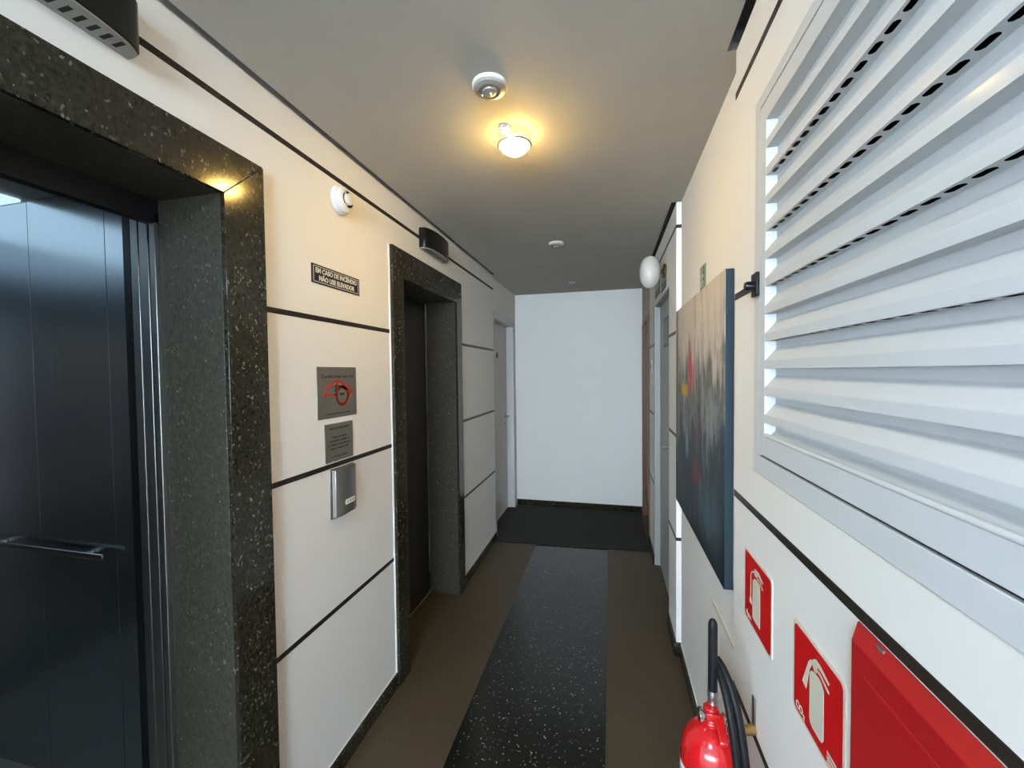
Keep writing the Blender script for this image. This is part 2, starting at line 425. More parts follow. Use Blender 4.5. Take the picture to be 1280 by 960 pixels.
panels(wl, XLP, XL, YL0+0.001, F1[0], 0.071)
panels(wl, XLP, XL, F1[0], F1[1], F1[2]+0.002)
panels(wl, XLP, XL, F1[1], F2[0], 0.071)
panels(wl, XLP, XL, F2[0], F2[1], F2[2]+0.002)
panels(wl, XLP, XL, F2[1], 3.50, 0.071)
# caulk lines beside the granite surrounds
bl = struct(B().box(XLP, XL+0.012, YL0+0.001, F1[0]-0.003, 0.0, 0.068).build('baseboard_left', M['granite'], bevel=0.002),
            'black granite baseboard along the left wall')
for a, c in ((F1[1]+0.003, 1.362), (1.3635, F2[0]-0.003), (F2[1]+0.003, 3.50)):
    B().box(XLP, XL+0.012, a, c, 0.0, 0.068).build('baseboard_tile', M['granite'], bl, bevel=0.002)
B().box(XLP, XL+0.004, F1[1]+0.003, F2[0]-0.003, 0.068, 0.071).build('caulk_line', M['caulk'], bl)
B().box(XLP, XL+0.004, F2[1]+0.003, 3.50, 0.068, 0.071).build('caulk_line', M['caulk'], bl)

# right wall
b = B()
XO = 0.47
HA = (0.05, 1.072, 1.262, 2.112)     # hatch opening with its flange y0,y1,z0,z1
b.box(XRP, XO, YR0, HA[0]+0.03, 0, ZC+0.055).box(XRP, XO, HA[0]+0.03, HA[1]-0.03, 0, HA[2]+0.03)
b.box(XRP, XO, HA[0]+0.03, HA[1]-0.03, HA[3]-0.03, ZC+0.055).box(XRP, XO, HA[1]-0.03, D2[0], 0, ZC+0.055)
b.box(XRP, XO, D2[0], D2[1], D2[2], ZC+0.055).box(XRP, XO, D2[1], D3[0], 0, ZC+0.055)
b.box(XRP, XO, D3[0], D3[1], D3[2], ZC+0.055).box(XRP, XO, D3[1], YB, 0, ZC+0.055)
b.box(XR, 2.5, YR0-0.06, YR0, 0, ZC+0.055)
wr = struct(b.build('wall_right', M['wall'], smooth=0), 'white right wall with inlaid granite strips')
def rpanels(y0, y1, zmin, ztop=ZC-0.002):
    zs = [zmin]; top = ztop
    for s in SZ:
        if s-SH > zmin+0.02 and s+SH < top: zs += [s-SH, s+SH]
    zs.append(top)
    for a, c in zip(zs[::2], zs[1::2]):
        B().box(XR, XRP, y0, y1, a+0.0004, c-0.0004).build('wall_panel', M['wall'], wr, smooth=0)
    for s in zs[1:-1:2]:
        B().box(XR-0.0012, XRP, y0, y1, s, s+2*SH).build('granite_strip', M['strip'], wr, smooth=0)
rpanels(YR0+0.001, HA[0], 0.071); rpanels(HA[0], HA[1], 0.071, HA[2]); rpanels(HA[0], HA[1], HA[3]); rpanels(HA[1], 1.237, 0.071)
rpanels(2.25, D2[0], 0.071); rpanels(D2[0], D2[1], D2[2]+0.001); rpanels(D2[1], 3.68, 0.071)
br = struct(B().box(XR-0.012, XRP, YR0+0.001, 1.247, 0.0, 0.068).build('baseboard_right', M['granite'], bevel=0.002),
            'black granite baseboard along the right wall')
for a, c in ((1.248, 1.925), (1.9265, 2.238)):
    B().box(XRP-0.012, XRP, a, c, 0, 0.068).build('baseboard_tile', M['granite'], br, bevel=0.002)
for a, c in ((2.238, D2[0]), (D2[1], 3.68)):
    B().box(XR-0.012, XRP, a, c, 0, 0.068).build('baseboard_tile', M['granite'], br, bevel=0.002)
B().box(XRP-0.004, XRP, 1.248, 2.238, 0.068, 0.071).build('caulk_line', M['caulk'], br)
struct(B().box(XRP-0.003, XRP, 1.24, 1.572, 0.660, 0.673).build('trim_1', M['cream_edge']), 'short cream strip on the right wall behind the fire extinguisher')

# ================================================================== DOORS (setting)
# white door in the left wall near the end
d = bpy.data.objects.new('door_1', None); COL.objects.link(d); d.location = (XLP, D1[0], 0); d['_w'] = (XLP, D1[0], 0)
struct(d, 'white door in the left wall beside the end wall')
B().box(-1.14, -1.10, D1[0]+0.004, D1[1]-0.035, 0.008, D1[2]-0.035).build('door_leaf', M['white_enamel'], d, bevel=0.002)
f = B().box(-1.16, XLP+0.018, D1[0]-0.035, D1[0]+0.003, 0, D1[2]+0.03).box(-1.16, XLP+0.004, D1[1]-0.032, D1[1]+0.03, 0, D1[2]+0.03)
f.box(-1.16, XLP+0.004, D1[0]-0.03, D1[1]+0.03, D1[2]-0.032, D1[2]+0.03)
B.build(f, 'door_frame', M['white_enamel'], d, bevel=0.003)
f = B().lathe([(0, 0), (0.022, 0), (0.022, 0.008), (0.008, 0.012), (0.008, 0.045), (0, 0.045)], (-1.10, 4.27, 1.03), 'x', 20)
f.tube([(-1.058, 4.275, 1.03), (-1.055, 4.22, 1.03), (-1.056, 4.16, 1.028)], 0.008)
f.lathe([(0, 0), (0.016, 0), (0.016, 0.006), (0, 0.006)], (-1.10, 4.27, 0.955), 'x', 16)
f.build('door_handle', M['steel'], d)
B().box(-1.10, -1.096, 3.945, 3.995, 1.645, 1.70).build('number_plate', M['sign_black'], d)
# grey door in the right wall
d = bpy.data.objects.new('door_2', None); COL.objects.link(d); d.location = (XRP, D2[0], 0); d['_w'] = (XRP, D2[0], 0)
struct(d, 'grey metal door in the right wall past the painting')
B().box(0.375, 0.42, D2[0]+0.02, D2[1]-0.006, 0.006, D2[2]-0.006).build('door_leaf', M['grey_enamel'], d, bevel=0.002)
f = B().box(XR-0.002, 0.46, D2[1]-0.004, D2[1]+0.03, 0, D2[2]+0.002).box(XR+0.004, 0.46, D2[0], D2[1], D2[2]-0.004, D2[2]+0.001)
f.box(XR+0.004, 0.46, D2[0], D2[0]+0.018, 0, D2[2])
f.build('door_frame', M['grey_enamel'], d, bevel=0.002)
f = B().lathe([(0, 0), (0.02, 0), (0.02, -0.01), (0.008, -0.014), (0.008, -0.04), (0, -0.04)], (0.375, 2.83, 1.0), 'x', 20)
f.tube([(0.338, 2.828, 1.0), (0.338, 2.86, 1.0), (0.339, 2.89, 1.0)], 0.006); f.build('door_handle', M['steel'], d)
f = B().box(0.3725, 0.375, 2.83, 3.04, 1.66, 1.86); pl_ = f.build('door_plate', M['sign_green'], d)
B().box(0.3715, 0.3725, 2.85, 3.02, 1.68, 1.84).build('plate_face', M['grey_plastic'], pl_)
# brown door in the right wall at the far end
d = bpy.data.objects.new('door_3', None); COL.objects.link(d); d.location = (XRP, D3[0], 0); d['_w'] = (XRP, D3[0], 0)
struct(d, 'brown wooden door with a paler panel above it in the right wall beside the end wall')
B().box(0.40, 0.44, D3[0], D3[1], 0.006, D3[2]-0.004).build('door_leaf', M['wood'], d, bevel=0.002)
f = B().box(XR-0.006, 0.45, 3.69, D3[0], 0, D3[2]).box(XR-0.004, 0.45, D3[1]-0.03, YB, 0, D3[2]).box(XR-0.002, 0.45, 3.69, YB, D3[2], D3[2]+0.04)
f.build('door_frame', M['wood'], d, bevel=0.003)
B().box(XR-0.001, XRP, 3.69, YB, D3[2]+0.04, ZC).build('transom_panel', M['wood_pale'], d, bevel=0.002)

# ================================================================== LIFTS
def surround(E, F, label, x_in):
    t = thing('elevator_entrance', label, 'elevator', (XL, (E[0]+E[1])/2, 0), 'granite lift entrances')
    x0, x1 = XL+0.0055, -0.98
    g = 0.0007
    # mitred front slabs
    B().prism([(F[0], 0), (E[0], 0), (E[0], E[2]-g), (F[0], F[2]-g)], 'x', x0, x1).build('jamb_slab', M['granite'], t, bevel=0.0012)
    B().prism([(E[1], 0), (F[1], 0), (F[1], F[2]-g), (E[1], E[2]-g)], 'x', x0, x1).build('jamb_slab', M['granite'], t, bevel=0.0012)
    B().prism([(E[0]+g, E[2]), (E[1]-g, E[2]), (F[1]-g, F[2]), (F[0]+g, F[2])], 'x', x0, x1).build('header_slab', M['granite'], t, bevel=0.0012)
    # slabs lining the recess
    B().box(x_in, x0-0.0005, E[0]-0.02, E[0], 0, E[2]).build('reveal_slab', M['honed'], t, bevel=0.001)
    B().box(x_in, x0-0.0005, E[1], E[1]+0.02, 0, E[2]).build('reveal_slab', M['honed'], t, bevel=0.001)
    B().box(x_in, x0-0.0005, E[0]-0.02, E[1]+0.02, E[2], E[2]+0.02).build('soffit_slab', M['honed'], t, bevel=0.001)
    # light mastic bead against the white wall
    w = B().box(XL, XL+0.006, F[0]-0.005, F[0], 0.071, F[2]+0.002); w.build('mastic_bead', M['caulk'], t)
    return t

# near lift: landing opening, doors slid back, lit car inside
t = surround(E1, F1, 'near lift entrance with speckled black granite surround and open doors', -1.205)
y = E1[1]
B().box(-1.225, -1.2055, y-0.012, y+0.05, 0, 1.945).box(-1.225, -1.2055, E1[0]-0.05, E1[0]+0.012, 0, 1.945).build('steel_jamb', M['steel'], t, bevel=0.002)
B().box(-1.236, -1.2055, E1[0]-0.05, y+0.05, 1.917, 2.02).build('door_lintel', M['dark_steel'], t, bevel=0.003)
B().box(-1.283, -1.25, y+0.002, y+0.55, 0.004, 2.0).build('door_panel', M['steel'], t, bevel=0.002)
B().box(-1.285, -1.2055, E1[0]-0.02, y+0.0, -0.02, 0.004).build('door_sill', M['steel'], t)
# the car
c = thing('elevator_car', 'steel lift car standing open behind the near lift entrance', 'elevator car', (-2.0, 0.5, 0))
CY0, CY1, CZ = -0.06, 1.055, 2.145
for a, e in ((-1.363, -1.684), (-1.686, -2.059), (-2.061, -2.45), (-2.452, -2.80)):
    B().box(a, e, CY1, CY1+0.02, 0.0, CZ).build('side_panel', M['car_steel'], c, bevel=0.0006)
    B().box(a, e, CY0-0.02, CY0, 0.0, CZ).build('side_panel', M['car_steel'], c, bevel=0.0006)
for k in range(3):
    yy = CY0+(CY1-CY0)*k/3
    B().box(-2.82, -2.80, yy+0.001, yy+(CY1-CY0)/3-0.001, 0, CZ).build('back_panel', M['car_steel'], c, bevel=0.0015)
B().box(-1.36, -1.342, y+0.02, CY1+0.02, 0, CZ).box(-1.36, -1.342, CY0-0.02, E1[0]-0.01, 0, CZ).box(-1.36, -1.342, CY0-0.02, CY1+0.02, 1.97, CZ).build('front_panel', M['car_steel'], c)
B().box(-2.82, -1.342, CY0-0.02, CY1+0.02, CZ, CZ+0.03).build('car_ceiling', M['grey_plastic'], c)
B().box(-2.75, -2.065, 0.1, 1.045, CZ-0.012, CZ-0.0005).build('light_panel', M['car_lens'], c, bevel=0.004)
B().box(-2.82, -1.29, CY0-0.02, CY1+0.02, -0.015, 0.004).build('car_floor', M['grey_plastic'], c)
h = B().box(-2.78, -1.70, CY1-0.035, CY1-0.028, 0.868, 0.888)
for xx in (-1.80, -2.25, -2.7): h.box(xx-0.01, xx+0.01, CY1-0.03, CY1-0.0005, 0.872, 0.884)
h.build('handrail', M['chrome'], c, bevel=0.002)
B().box(-1.318, -1.289, y+0.004, y+0.55, 0.01, 2.0).build('car_door', M['steel'], c, bevel=0.002)
B().box(-1.345, -1.319, y+0.004, y+0.10, 0.0, 2.02).build('door_jamb', M['dark_steel'], c)
B().box(-1.345, -1.289, E1[0], y+0.004, 1.962, 2.03).build('door_header', M['dark_steel'], c)

# far lift: doors shut
t = surround(E2, F2, 'far lift entrance with black granite surround and closed steel door', -1.20)
B().box(-1.235, -1.205, E2[0]-0.02, 2.535, 0.004, E2[2]-0.002).build('door_panel', M['door_steel'], t, bevel=0.002)
B().box(-1.26, -1.2205, 2.537, E2[1]+0.02, 0.004, E2[2]).build('door_panel', M['dark_steel'], t, bevel=0.002)
B().box(-1.26, -1.2005, E2[0]-0.02, E2[1]+0.02, -0.02, 0.003).build('door_sill', M['grout'], t)
B().box(-1.26, -1.2005, E2[0]-0.02, E2[1]+0.02, E2[2]+0.001, E2[2]+0.05).build('door_lintel', M['dark_steel'], t)
B().lathe([(0, 0), (0.006, 0), (0.005, 0.002), (0, 0.002)], (-0.98, 2.615, 2.03), 'x', 14).build('key_switch', M['steel'], t)

# arched indicator boxes over the lifts
def indicator(yc, label):
    L, D, z0, z1 = 0.165, 0.066, 2.178, 2.288
    t = thing('hall_indicator', label, 'indicator', (XL, yc, z0), 'lift indicator boxes')
    def arc(l, dd, k=14, e=0.0):
        # flat back at the wall, bulging front with rounded ends
        pts = [(XL+0.001, yc-l)]
        for i in range(k+1):
            a = PI*i/k
            cc, ss = math.cos(PI-a), math.sin(a)
            pts.append((XL+0.018+(dd-0.018)*(ss**0.75), yc+l*cc))
        pts.append((XL+0.001, yc+l)); return pts
    B().prism(arc(L, D), 'z', z0+0.004, z1).build('housing', M['black'], t, bevel=0.002)
    gr = B().prism(arc(L-0.004, D-0.004), 'z', z0, z0+0.004).build('speaker_grille', M['grey_plastic'], t)
    s = B()
    for k in range(13):
        yy = yc-0.126+0.021*k
        s.box(XL+0.014, XL+0.042, yy-0.004, yy+0.004, z0-0.0006, z0+0.001)
    so = s.build('grille_slot', M['void'], gr); so['kind'] = 'stuff'
    return t
indicator(0.52, 'black arched indicator box with slotted underside above the near lift')
indicator(2.22, 'black arched indicator box above the far lift')

# ================================================================== THINGS ON THE LEFT WALL
# smoke detector
def detector(c, ax, sg, R, label, H, pm='white_plastic', group=None, cat='detector', name='smoke_detector'):
    t = thing(name, label, cat, c, group)
    P = lambda pr: [(r*R, h*H*sg) for r, h in pr]
    B().lathe(P([(0, 0), (1, 0), (1, 0.30), (0.95, 0.36), (0, 0.36)]), c, ax, 40).build('base', M['white_plastic'], t)
    B().lathe(P([(0, 0.36), (0.90, 0.36), (0.88, 0.62), (0.74, 0.76), (0.60, 0.78), (0.60, 0.70), (0, 0.70)]), c, ax, 40).build('body', M[pm], t)
    B().lathe(P([(0, 0.7), (0.40, 0.7), (0.40, 0.98), (0.36, 1.0), (0, 1.0)]), c, ax, 32).build('cap', M[pm], t)
    # dark sensing slits, broken by small bridges
    sl = B()
    for q in range(3):
        a0 = 2*PI*q/3+0.35; vs = []; fs = []
        for i in range(11):
            a = a0+1.55*i/10
            for r, h in ((0.42, 0.74), (0.58, 0.80)):
                p = (r*R*math.cos(a), r*R*math.sin(a), h*H*sg)
                p = {'z': p, 'x': (p[2], p[0], p[1])}[ax]; vs.append((p[0]+c[0], p[1]+c[1], p[2]+c[2]))
        for i in range(10): fs.append((2*i, 2*i+1, 2*i+3, 2*i+2))
        sl.add(vs, fs)
    sl.build('sensing_slit', M['void'], t)
    return t
detector((XL, 1.385, 2.162), 'x', 1, 0.052, 'round white smoke detector on the left wall above the fire sign', 0.048)

# lift fire notice
c0 = (XL, 1.36, 1.853)
t = thing('warning_sign', 'black warning sign with two lines of white letters on the left wall', 'sign', c0)
B().box(XL, XL+0.003, 1.222, 1.497, 1.820, 1.887).build('plate', M['sign_black'], t)
k = B()
for a in ((1.229, 1.490, 1.8795, 1.8815), (1.229, 1.490, 1.8255, 1.8275), (1.229, 1.2315, 1.8255, 1.8815), (1.4875, 1.490, 1.8255, 1.8815)):
    k.box(XL+0.003, XL+0.0034, *a)
k.text('EM CASO DE INCÊNDIO', 0.0235, (XL+0.0033, 1.3595, 1.866), 'L', 0.0008, width=0.238)
k.text('NÃO USE ELEVADOR', 0.0235, (XL+0.0033, 1.3595, 1.840), 'L', 0.0008, width=0.205)
k.build('lettering', M['letter_white'], t, smooth=0, recalc=False)

# no-smoking plaque
t = thing('no_smoking_plaque', 'square steel plaque with a red emblem on the left wall', 'plaque', (XL, 1.348, 1.433))
B().box(XL, XL+0.003, 1.234, 1.461, 1.338, 1.527).build('plate', M['plaque_steel'], t, bevel=0.0008)
x = XL+0.003
B().text('É proibido fumar neste local', 0.017, (x+0.0003, 1.350, 1.492), 'L', 0.0003, width=0.185).build('lettering', M['ink'], t, smooth=0, recalc=False)
em = B()
def strokes(bd, pts, w, x, closed=False):
    q = list(pts)+([pts[0]] if closed else [])
    for (a, b_), (c_, d_) in zip(q, q[1:]):
        L_ = math.hypot(c_-a, d_-b_) or 1; nx, ny = -(d_-b_)/L_*w/2, (c_-a)/L_*w/2
        ex, ey = (c_-a)/L_*w*0.25, (d_-b_)/L_*w*0.25
        bd.prism([(a+nx-ex, b_+ny-ey), (c_+nx+ex, d_+ny+ey), (c_-nx+ex, d_-ny+ey), (a-nx-ex, b_-ny-ey)], 'x', x, x+0.0004)
strokes(em, [(1.270, 1.424), (1.305, 1.424), (1.325, 1.418)], 0.010, x)
strokes(em, [(1.273, 1.424), (1.288, 1.455), (1.310, 1.462), (1.335, 1.474), (1.372, 1.470), (1.385, 1.452), (1.425, 1.448), (1.433, 1.436), (1.415, 1.424), (1.408, 1.405)], 0.0095, x)
strokes(em, [(1.372+0.034*math.cos(a), 1.418+0.034*math.sin(a)) for a in [2*PI*i/20 for i in range(20)]], 0.012, x, True)
strokes(em, [(1.345, 1.456), (1.372, 1.452), (1.398, 1.44)], 0.011, x)
em.build('emblem', M['logo_red'], t, smooth=0)
ci = B().box(x, x+0.0006, 1.358, 1.384, 1.421, 1.429).box(x, x+0.0006, 1.328, 1.343, 1.421, 1.428)
strokes(ci, [(1.330, 1.436), (1.338, 1.446), (1.333, 1.456), (1.342, 1.466)], 0.006, x+0.0002)
ci.build('cigarette_mark', M['sign_black'], t, smooth=0)
B().box(x, x+0.0003, 1.275, 1.42, 1.352, 1.355).build('fine_print', M['ink'], t)

# lift notice plaque
t = thing('notice_plaque', 'small grey plaque with centred lines of dark lettering above the call panel', 'plaque', (XL, 1.35, 1.245))
B().prism(rrect(1.269, 1.431, 1.1755, 1.317, 0.004), 'x', XL, XL+0.003).build('plate', M['plaque_steel'], t)
k = B()
for txt, z, w, sz in (('AVISO AOS PASSAGEIROS', 1.298, 0.118, 0.0098), ('Antes de entrar', 1.266, 0.085, 0.0105), ('no elevador, verifique se', 1.252, 0.118, 0.0105),
                      ('o mesmo encontra-se', 1.238, 0.125, 0.0105), ('parado neste andar', 1.224, 0.108, 0.0105), ('Lei Estadual 9.502/97', 1.194, 0.095, 0.0075)):
    B().text(txt, sz, (XL+0.0032, 1.350, z), 'L', 0.0004, width=w).build('text_line', M['ink'], t, smooth=0, recalc=False)

# call panel
t = thing('call_panel', 'steel lift call panel under the notice plaque with a white label', 'call panel', (XL, 1.365, 1.06))
B().box(XL, XL+0.004, 1.290, 1.430, 0.966, 1.149).build('back_plate', M['steel'], t, bevel=0.001)
B().prism([(XL+0.0055, 1.297), (XL+0.020, 1.300), (XL+0.026, 1.318), (XL+0.026, 1.405), (XL+0.016, 1.428), (XL+0.0055, 1.428)], 'z', 0.970, 1.146).build('cover', M['steel'], t, bevel=0.001)
lb = B().box(XL+0.026, XL+0.0268, 1.346, 1.402, 1.005, 1.024).build('button_label', M['white_plastic'], t)
B().text('A', 0.013, (XL+0.0270, 1.357, 1.0145), 'L', 0.0005).box(XL+0.0268, XL+0.0272, 1.370, 1.378, 1.011, 1.018).box(XL+0.0268, XL+0.0272, 1.386, 1.396, 1.011, 1.018).build('label_mark', M['grey_plastic'], lb, smooth=0, recalc=False)

# ================================================================== CEILING FITTINGS
c0 = (-0.345, 1.20, ZC)
t = thing('ceiling_detector', 'round white detector on the ceiling nearer than the lit lamp', 'detector', c0)
B().lathe([(0, 0), (0.053, 0), (0.053, -0.008), (0.050, -0.011), (0, -0.011)], c0, 'z', 44).build('base', M['white_plastic'], t)
B().lathe([(0, -0.011), (0.049, -0.011), (0.046, -0.016), (0.033, -0.020), (0.031, -0.017), (0.022, -0.017), (0.020, -0.023), (0.012, -0.026), (0, -0.027)], c0, 'z', 44).build('body', M['detector_plastic'], t)
for dx, dy, dz in ((-0.026, 0.012, -0.0195), (0.004, 0.000, -0.0265)):
    B().lathe([(0, 0), (0.004, 0), (0.003, -0.003), (0, -0.004)], (c0[0]+dx, c0[1]+dy, ZC+dz), 'z', 12).build('glint_bead', M['chrome'], t)
detector((-0.343, 2.75, ZC), 'z', -1, 0.050, 'round white detector on the ceiling beyond the lit lamp', 0.030, 'detector_plastic', name='ceiling_detector')
# round panel light of the same row, behind the viewer
c0 = (-0.345, -1.10, ZC)
t = thing('ceiling_panel_light', 'round cool white ceiling light behind the viewer', 'lamp', c0)
B().lathe([(0, 0), (0.15, 0), (0.15, -0.022), (0.141, -0.024), (0.141, -0.018), (0, -0.018)], c0, 'z', 40).build('housing', M['white_plastic'], t)
B().lathe([(0, -0.0185), (0.140, -0.0185), (0.140, -0.080), (0.128, -0.088), (0, -0.090)], c0, 'z', 40).build('diffuser', M['led'], t)
# sprinkler
c0 = (-0.347, 3.99, ZC)
t = thing('fire_sprinkler', 'small sprinkler head on the ceiling near the end wall', 'sprinkler', c0)
B().lathe([(0, 0), (0.032, 0), (0.030, -0.005), (0.012, -0.008), (0, -0.008)], c0, 'z', 24).build('flange', M['white_plastic'], t)
f = B().tube([(c0[0], c0[1], ZC-0.006), (c0[0], c0[1], ZC-0.022)], 0.008)
f.tube([(c0[0]-0.006, c0[1], ZC-0.02), (c0[0]-0.014, c0[1], ZC-0.03), (c0[0]-0.004, c0[1], ZC-0.048)], 0.0025, 8).tube([(c0[0]+0.006, c0[1], ZC-0.02), (c0[0]+0.014, c0[1], ZC-0.03), (c0[0]+0.004, c0[1], ZC-0.048)], 0.0025, 8)
f.build('frame_arms', M['steel'], t)
B().lathe([(0, -0.048), (0.020, -0.049), (0.020, -0.0505), (0, -0.0515)], c0, 'z', 20).build('deflector', M['steel'], t)
# lamp
c0 = (-0.352, 1.415, ZC)
t = thing('ceiling_lamp', 'lit round spot lamp with warm glass hanging from the ceiling', 'lamp', c0)
B().lathe([(0, 0), (0.022, 0), (0.022, -0.010), (0.015, -0.018), (0, -0.018)], c0, 'z', 24).build('canopy', M['white_plastic'], t)
B().tube([(-0.352, 1.415, ZC-0.016), (-0.351, 1.418, ZC-0.028), (-0.346, 1.430, ZC-0.034)], 0.0075).build('stem', M['white_plastic'], t)
lc = (-0.331, 1.466, ZC-0.037)
B().tube([(lc[0]+0.0580*math.cos(2*PI*q/40), lc[1]+0.0580*math.sin(2*PI*q/40), lc[2]-0.0030) for q in range(41)], 0.0042, 8, False).build('rim', M['steel'], t)
B().lathe([(0, 0.015), (0.030, 0.014), (0.0535, 0.009), (0.0535, 0.0035), (0, 0.0035)], lc, 'z', 32).build('frosted_back', M['lens_back'], t)
B().lathe([(0.0, 0.0024), (0.0535, 0.0024), (0.0535, -0.004), (0.046, -0.017), (0.030, -0.028), (0.012, -0.033), (0, -0.034)], lc, 'z', 32).build('glass_lens', M['lens'], t)

# ================================================================== THINGS ON THE RIGHT WALL
# louvred hatch
Y0, Y1 = 0.05, 1.072
t = thing('louvered_hatch', 'white louvered metal hatch with perforated slats filling the near right wall', 'hatch', (XR, 0.55, HA[2]))
xf = XR-0.0035
f = B()
f.box(xf, XR+0.025, 1.041, Y1, HA[2], HA[3]).box(xf, XR+0.025, Y0, Y0+0.03, HA[2], HA[3])
f.box(xf, XR+0.025, Y0+0.03, 1.041, HA[2], 1.303).box(xf, XR+0.025, Y0+0.03, 1.041, 2.086, HA[3])
f.build('frame', M['alu'], t, bevel=0.001)
g0, g1, gz0, gz1 = Y0+0.034, 1.0375, 1.3085, 2.0815
sy0, sy1, sz0, sz1 = g0+0.036, 1.002, 1.352, 2.040
st = B().box(xf-0.001, XR+0.024, sy1, g1, gz0, gz1).box(xf-0.001, XR+0.024, g0, sy0, gz0, gz1)
st.box(xf-0.001, XR+0.024, sy0, sy1, gz0, sz0).box(xf-0.001, XR+0.024, sy0, sy1, sz1, gz1)
st.build('door_rail', M['alu'], t, bevel=0.001)
B().tube([(xf+0.0015, sy0, sz0+0.003), (xf+0.0015, sy1, sz0+0.003)], 0.0045, 10).build('glazing_bead', M['alu'], t)
B().box(XR+0.10, XR+0.11, Y0, Y1, HA[2], HA[3]).build('dark_back', M['void'], t)
B().box(XR+0.003, XR+0.004, Y0+0.0302, g0-0.0002, 1.3032, 2.0858).box(XR+0.003, XR+0.004, g1+0.0002, 1.0408, 1.3032, 2.0858).box(XR+0.003, XR+0.004, Y0+0.0302, 1.0408, 1.3032, gz0-0.0002).box(XR+0.003, XR+0.004, Y0+0.0302, 1.0408, gz1+0.0002, 2.0858).build('gap_shade_strip', M['void'], t)  # black strip just behind the face, painting the open gap's shade
PT = (sz1-sz0-0.008)/11.4
DP = 0.021
xfront, xback = xf-0.0006, XR+DP-0.003
def slat_mesh(perf, zt, last=False):
    """underside, recessed back, sloping face, upright lip"""
    bd = B(); a, e = sy0, sy1
    zb = zt-0.27*PT; zs = zt-0.70*PT; zl = zt-PT
    def q(p0, p1): bd.add([(p0[0], a, p0[1]), (p1[0], a, p1[1]), (p1[0], e, p1[1]), (p0[0], e, p0[1])], [(0, 1, 2, 3)])
    if not perf:
        q((xfront, zt), (xback, zt))
    else:
        step = 0.0332; kk = int((e-a)/step); off = (e-a-kk*step)/2
        c0_, c1_ = xfront+0.0045, xfront+0.0135
        if off > 0:
            for ya, yb in ((a, a+off), (e-off, e)): bd.add([(xfront, ya, zt), (xback, ya, zt), (xback, yb, zt), (xfront, yb, zt)], [(0, 1, 2, 3)])
        for k in range(kk):
            ya = a+off+k*step; yb = ya+step; m0, m1 = ya+0.0055, yb-0.0055; ch = 0.0028
            O = [(xfront, ya, zt), (xback, ya, zt), (xback, yb, zt), (xfront, yb, zt)]
            I = [(c0_+ch, m0, zt), (c1_-ch, m0, zt), (c1_, m0+ch, zt), (c1_, m1-ch, zt), (c1_-ch, m1, zt), (c0_+ch, m1, zt), (c0_, m1-ch, zt), (c0_, m0+ch, zt)]
            bd.add(O+I, [(0, 1, 5, 4), (1, 6, 5), (1, 2, 7, 6), (2, 8, 7), (2, 3, 9, 8), (3, 10, 9), (3, 0, 11, 10), (0, 4, 11)])
    q((xback, zt), (xback, zb)); q((xback, zb), (xfront, zs))
    if not last: q((xfront, zs), (xfront, zl))
    return bd
def weld(o):
    bm = bmesh.new(); bm.from_mesh(o.data); bmesh.ops.remove_doubles(bm, verts=bm.verts, dist=1e-5)
    bmesh.ops.recalc_face_normals(bm, faces=bm.faces); bm.to_mesh(o.data); bm.free()
    for p in o.data.polygons: p.use_smooth = False
def slat(perf, zt, last=False):
    o = slat_mesh(perf, zt, last).build('slat', M['alu'], t, smooth=0, recalc=False); weld(o)
    b_ = o.modifiers.new('bevel', 'BEVEL'); b_.width = 0.0012; b_.segments = 2; b_.limit_method = 'ANGLE'; b_.angle_limit = math.radians(20)
    return o
zt = sz1-0.0012
s_plain = slat(False, zt); s_perf = None
for k in range(1, 11):
    if k % 2 == 0:
        if s_perf is None: s_perf = slat(True, zt-k*PT); pz = k
        else:
            o = s_perf.copy(); COL.objects.link(o); o.parent = t; o.location = (0, 0, -(k-pz)*PT)
    else:
        o = s_plain.copy(); COL.objects.link(o); o.parent = t; o.location = (0, 0, -k*PT)
slat(False, zt-11*PT, True)
lt = B().box(XR-0.012, xf-0.001, 1.034, 1.070, 1.668, 1.722).build('latch_plate', M['black'], t, bevel=0.002)
B().lathe([(0, 0), (0.011, 0), (0.011, -0.012), (0.009, -0.018), (0, -0.018)], (XR-0.012, 1.053, 1.693), 'x', 20).build('latch_knob', M['black'], lt)

# painting
t = thing('abstract_painting', 'tall abstract canvas in grey, blue and black with a red dash on the right wall', 'painting', (XR-0.001, PY0, PZ0))
B().box(XR-0.0012, XR+0.0, PY0, PY1, PZ0, PZ1).build('painted_face', M['art'], t, smooth=0)
B().box(XR+0.0, XRP-0.001, PY0, PY1, PZ0, PZ1).build('canvas_side', M['terminal'], t, bevel=0.002)

# green pictogram sign above the painting
t = thing('exit_sign', 'small square green sign on the right wall above the painting', 'sign', (XRP, 1.755, 1.865))
B().box(XRP-0.003, XRP, 1.705, 1.80, 1.812, 1.910).build('plate', M['sign_green'], t)
k = B()
for a in ((1.709, 1.796, 1.904, 1.906), (1.709, 1.796, 1.816, 1.818), (1.709, 1.711, 1.816, 1.906), (1.794, 1.796, 1.816, 1.906)): k.box(XRP-0.0034, XRP-0.003, *a)
x = XRP-0.0034
strokes(k, [(1.765, 1.832), (1.755, 1.852), (1.745, 1.868), (1.752, 1.880)], 0.012, x); strokes(k, [(1.750, 1.853), (1.738, 1.845), (1.735, 1.826)], 0.009, x)
strokes(k, [(1.772, 1.868), (1.758, 1.876), (1.742, 1.876), (1.732, 1.866)], 0.007, x)
k.prism(rrect(1.741, 1.757, 1.885, 1.901, 0.0075), 'x', x, x+0.0004)
strokes(k, [(1.782, 1.83), (1.782, 1.90)], 0.010, x)
k.build('pictogram', M['cream'], t, smooth=0)

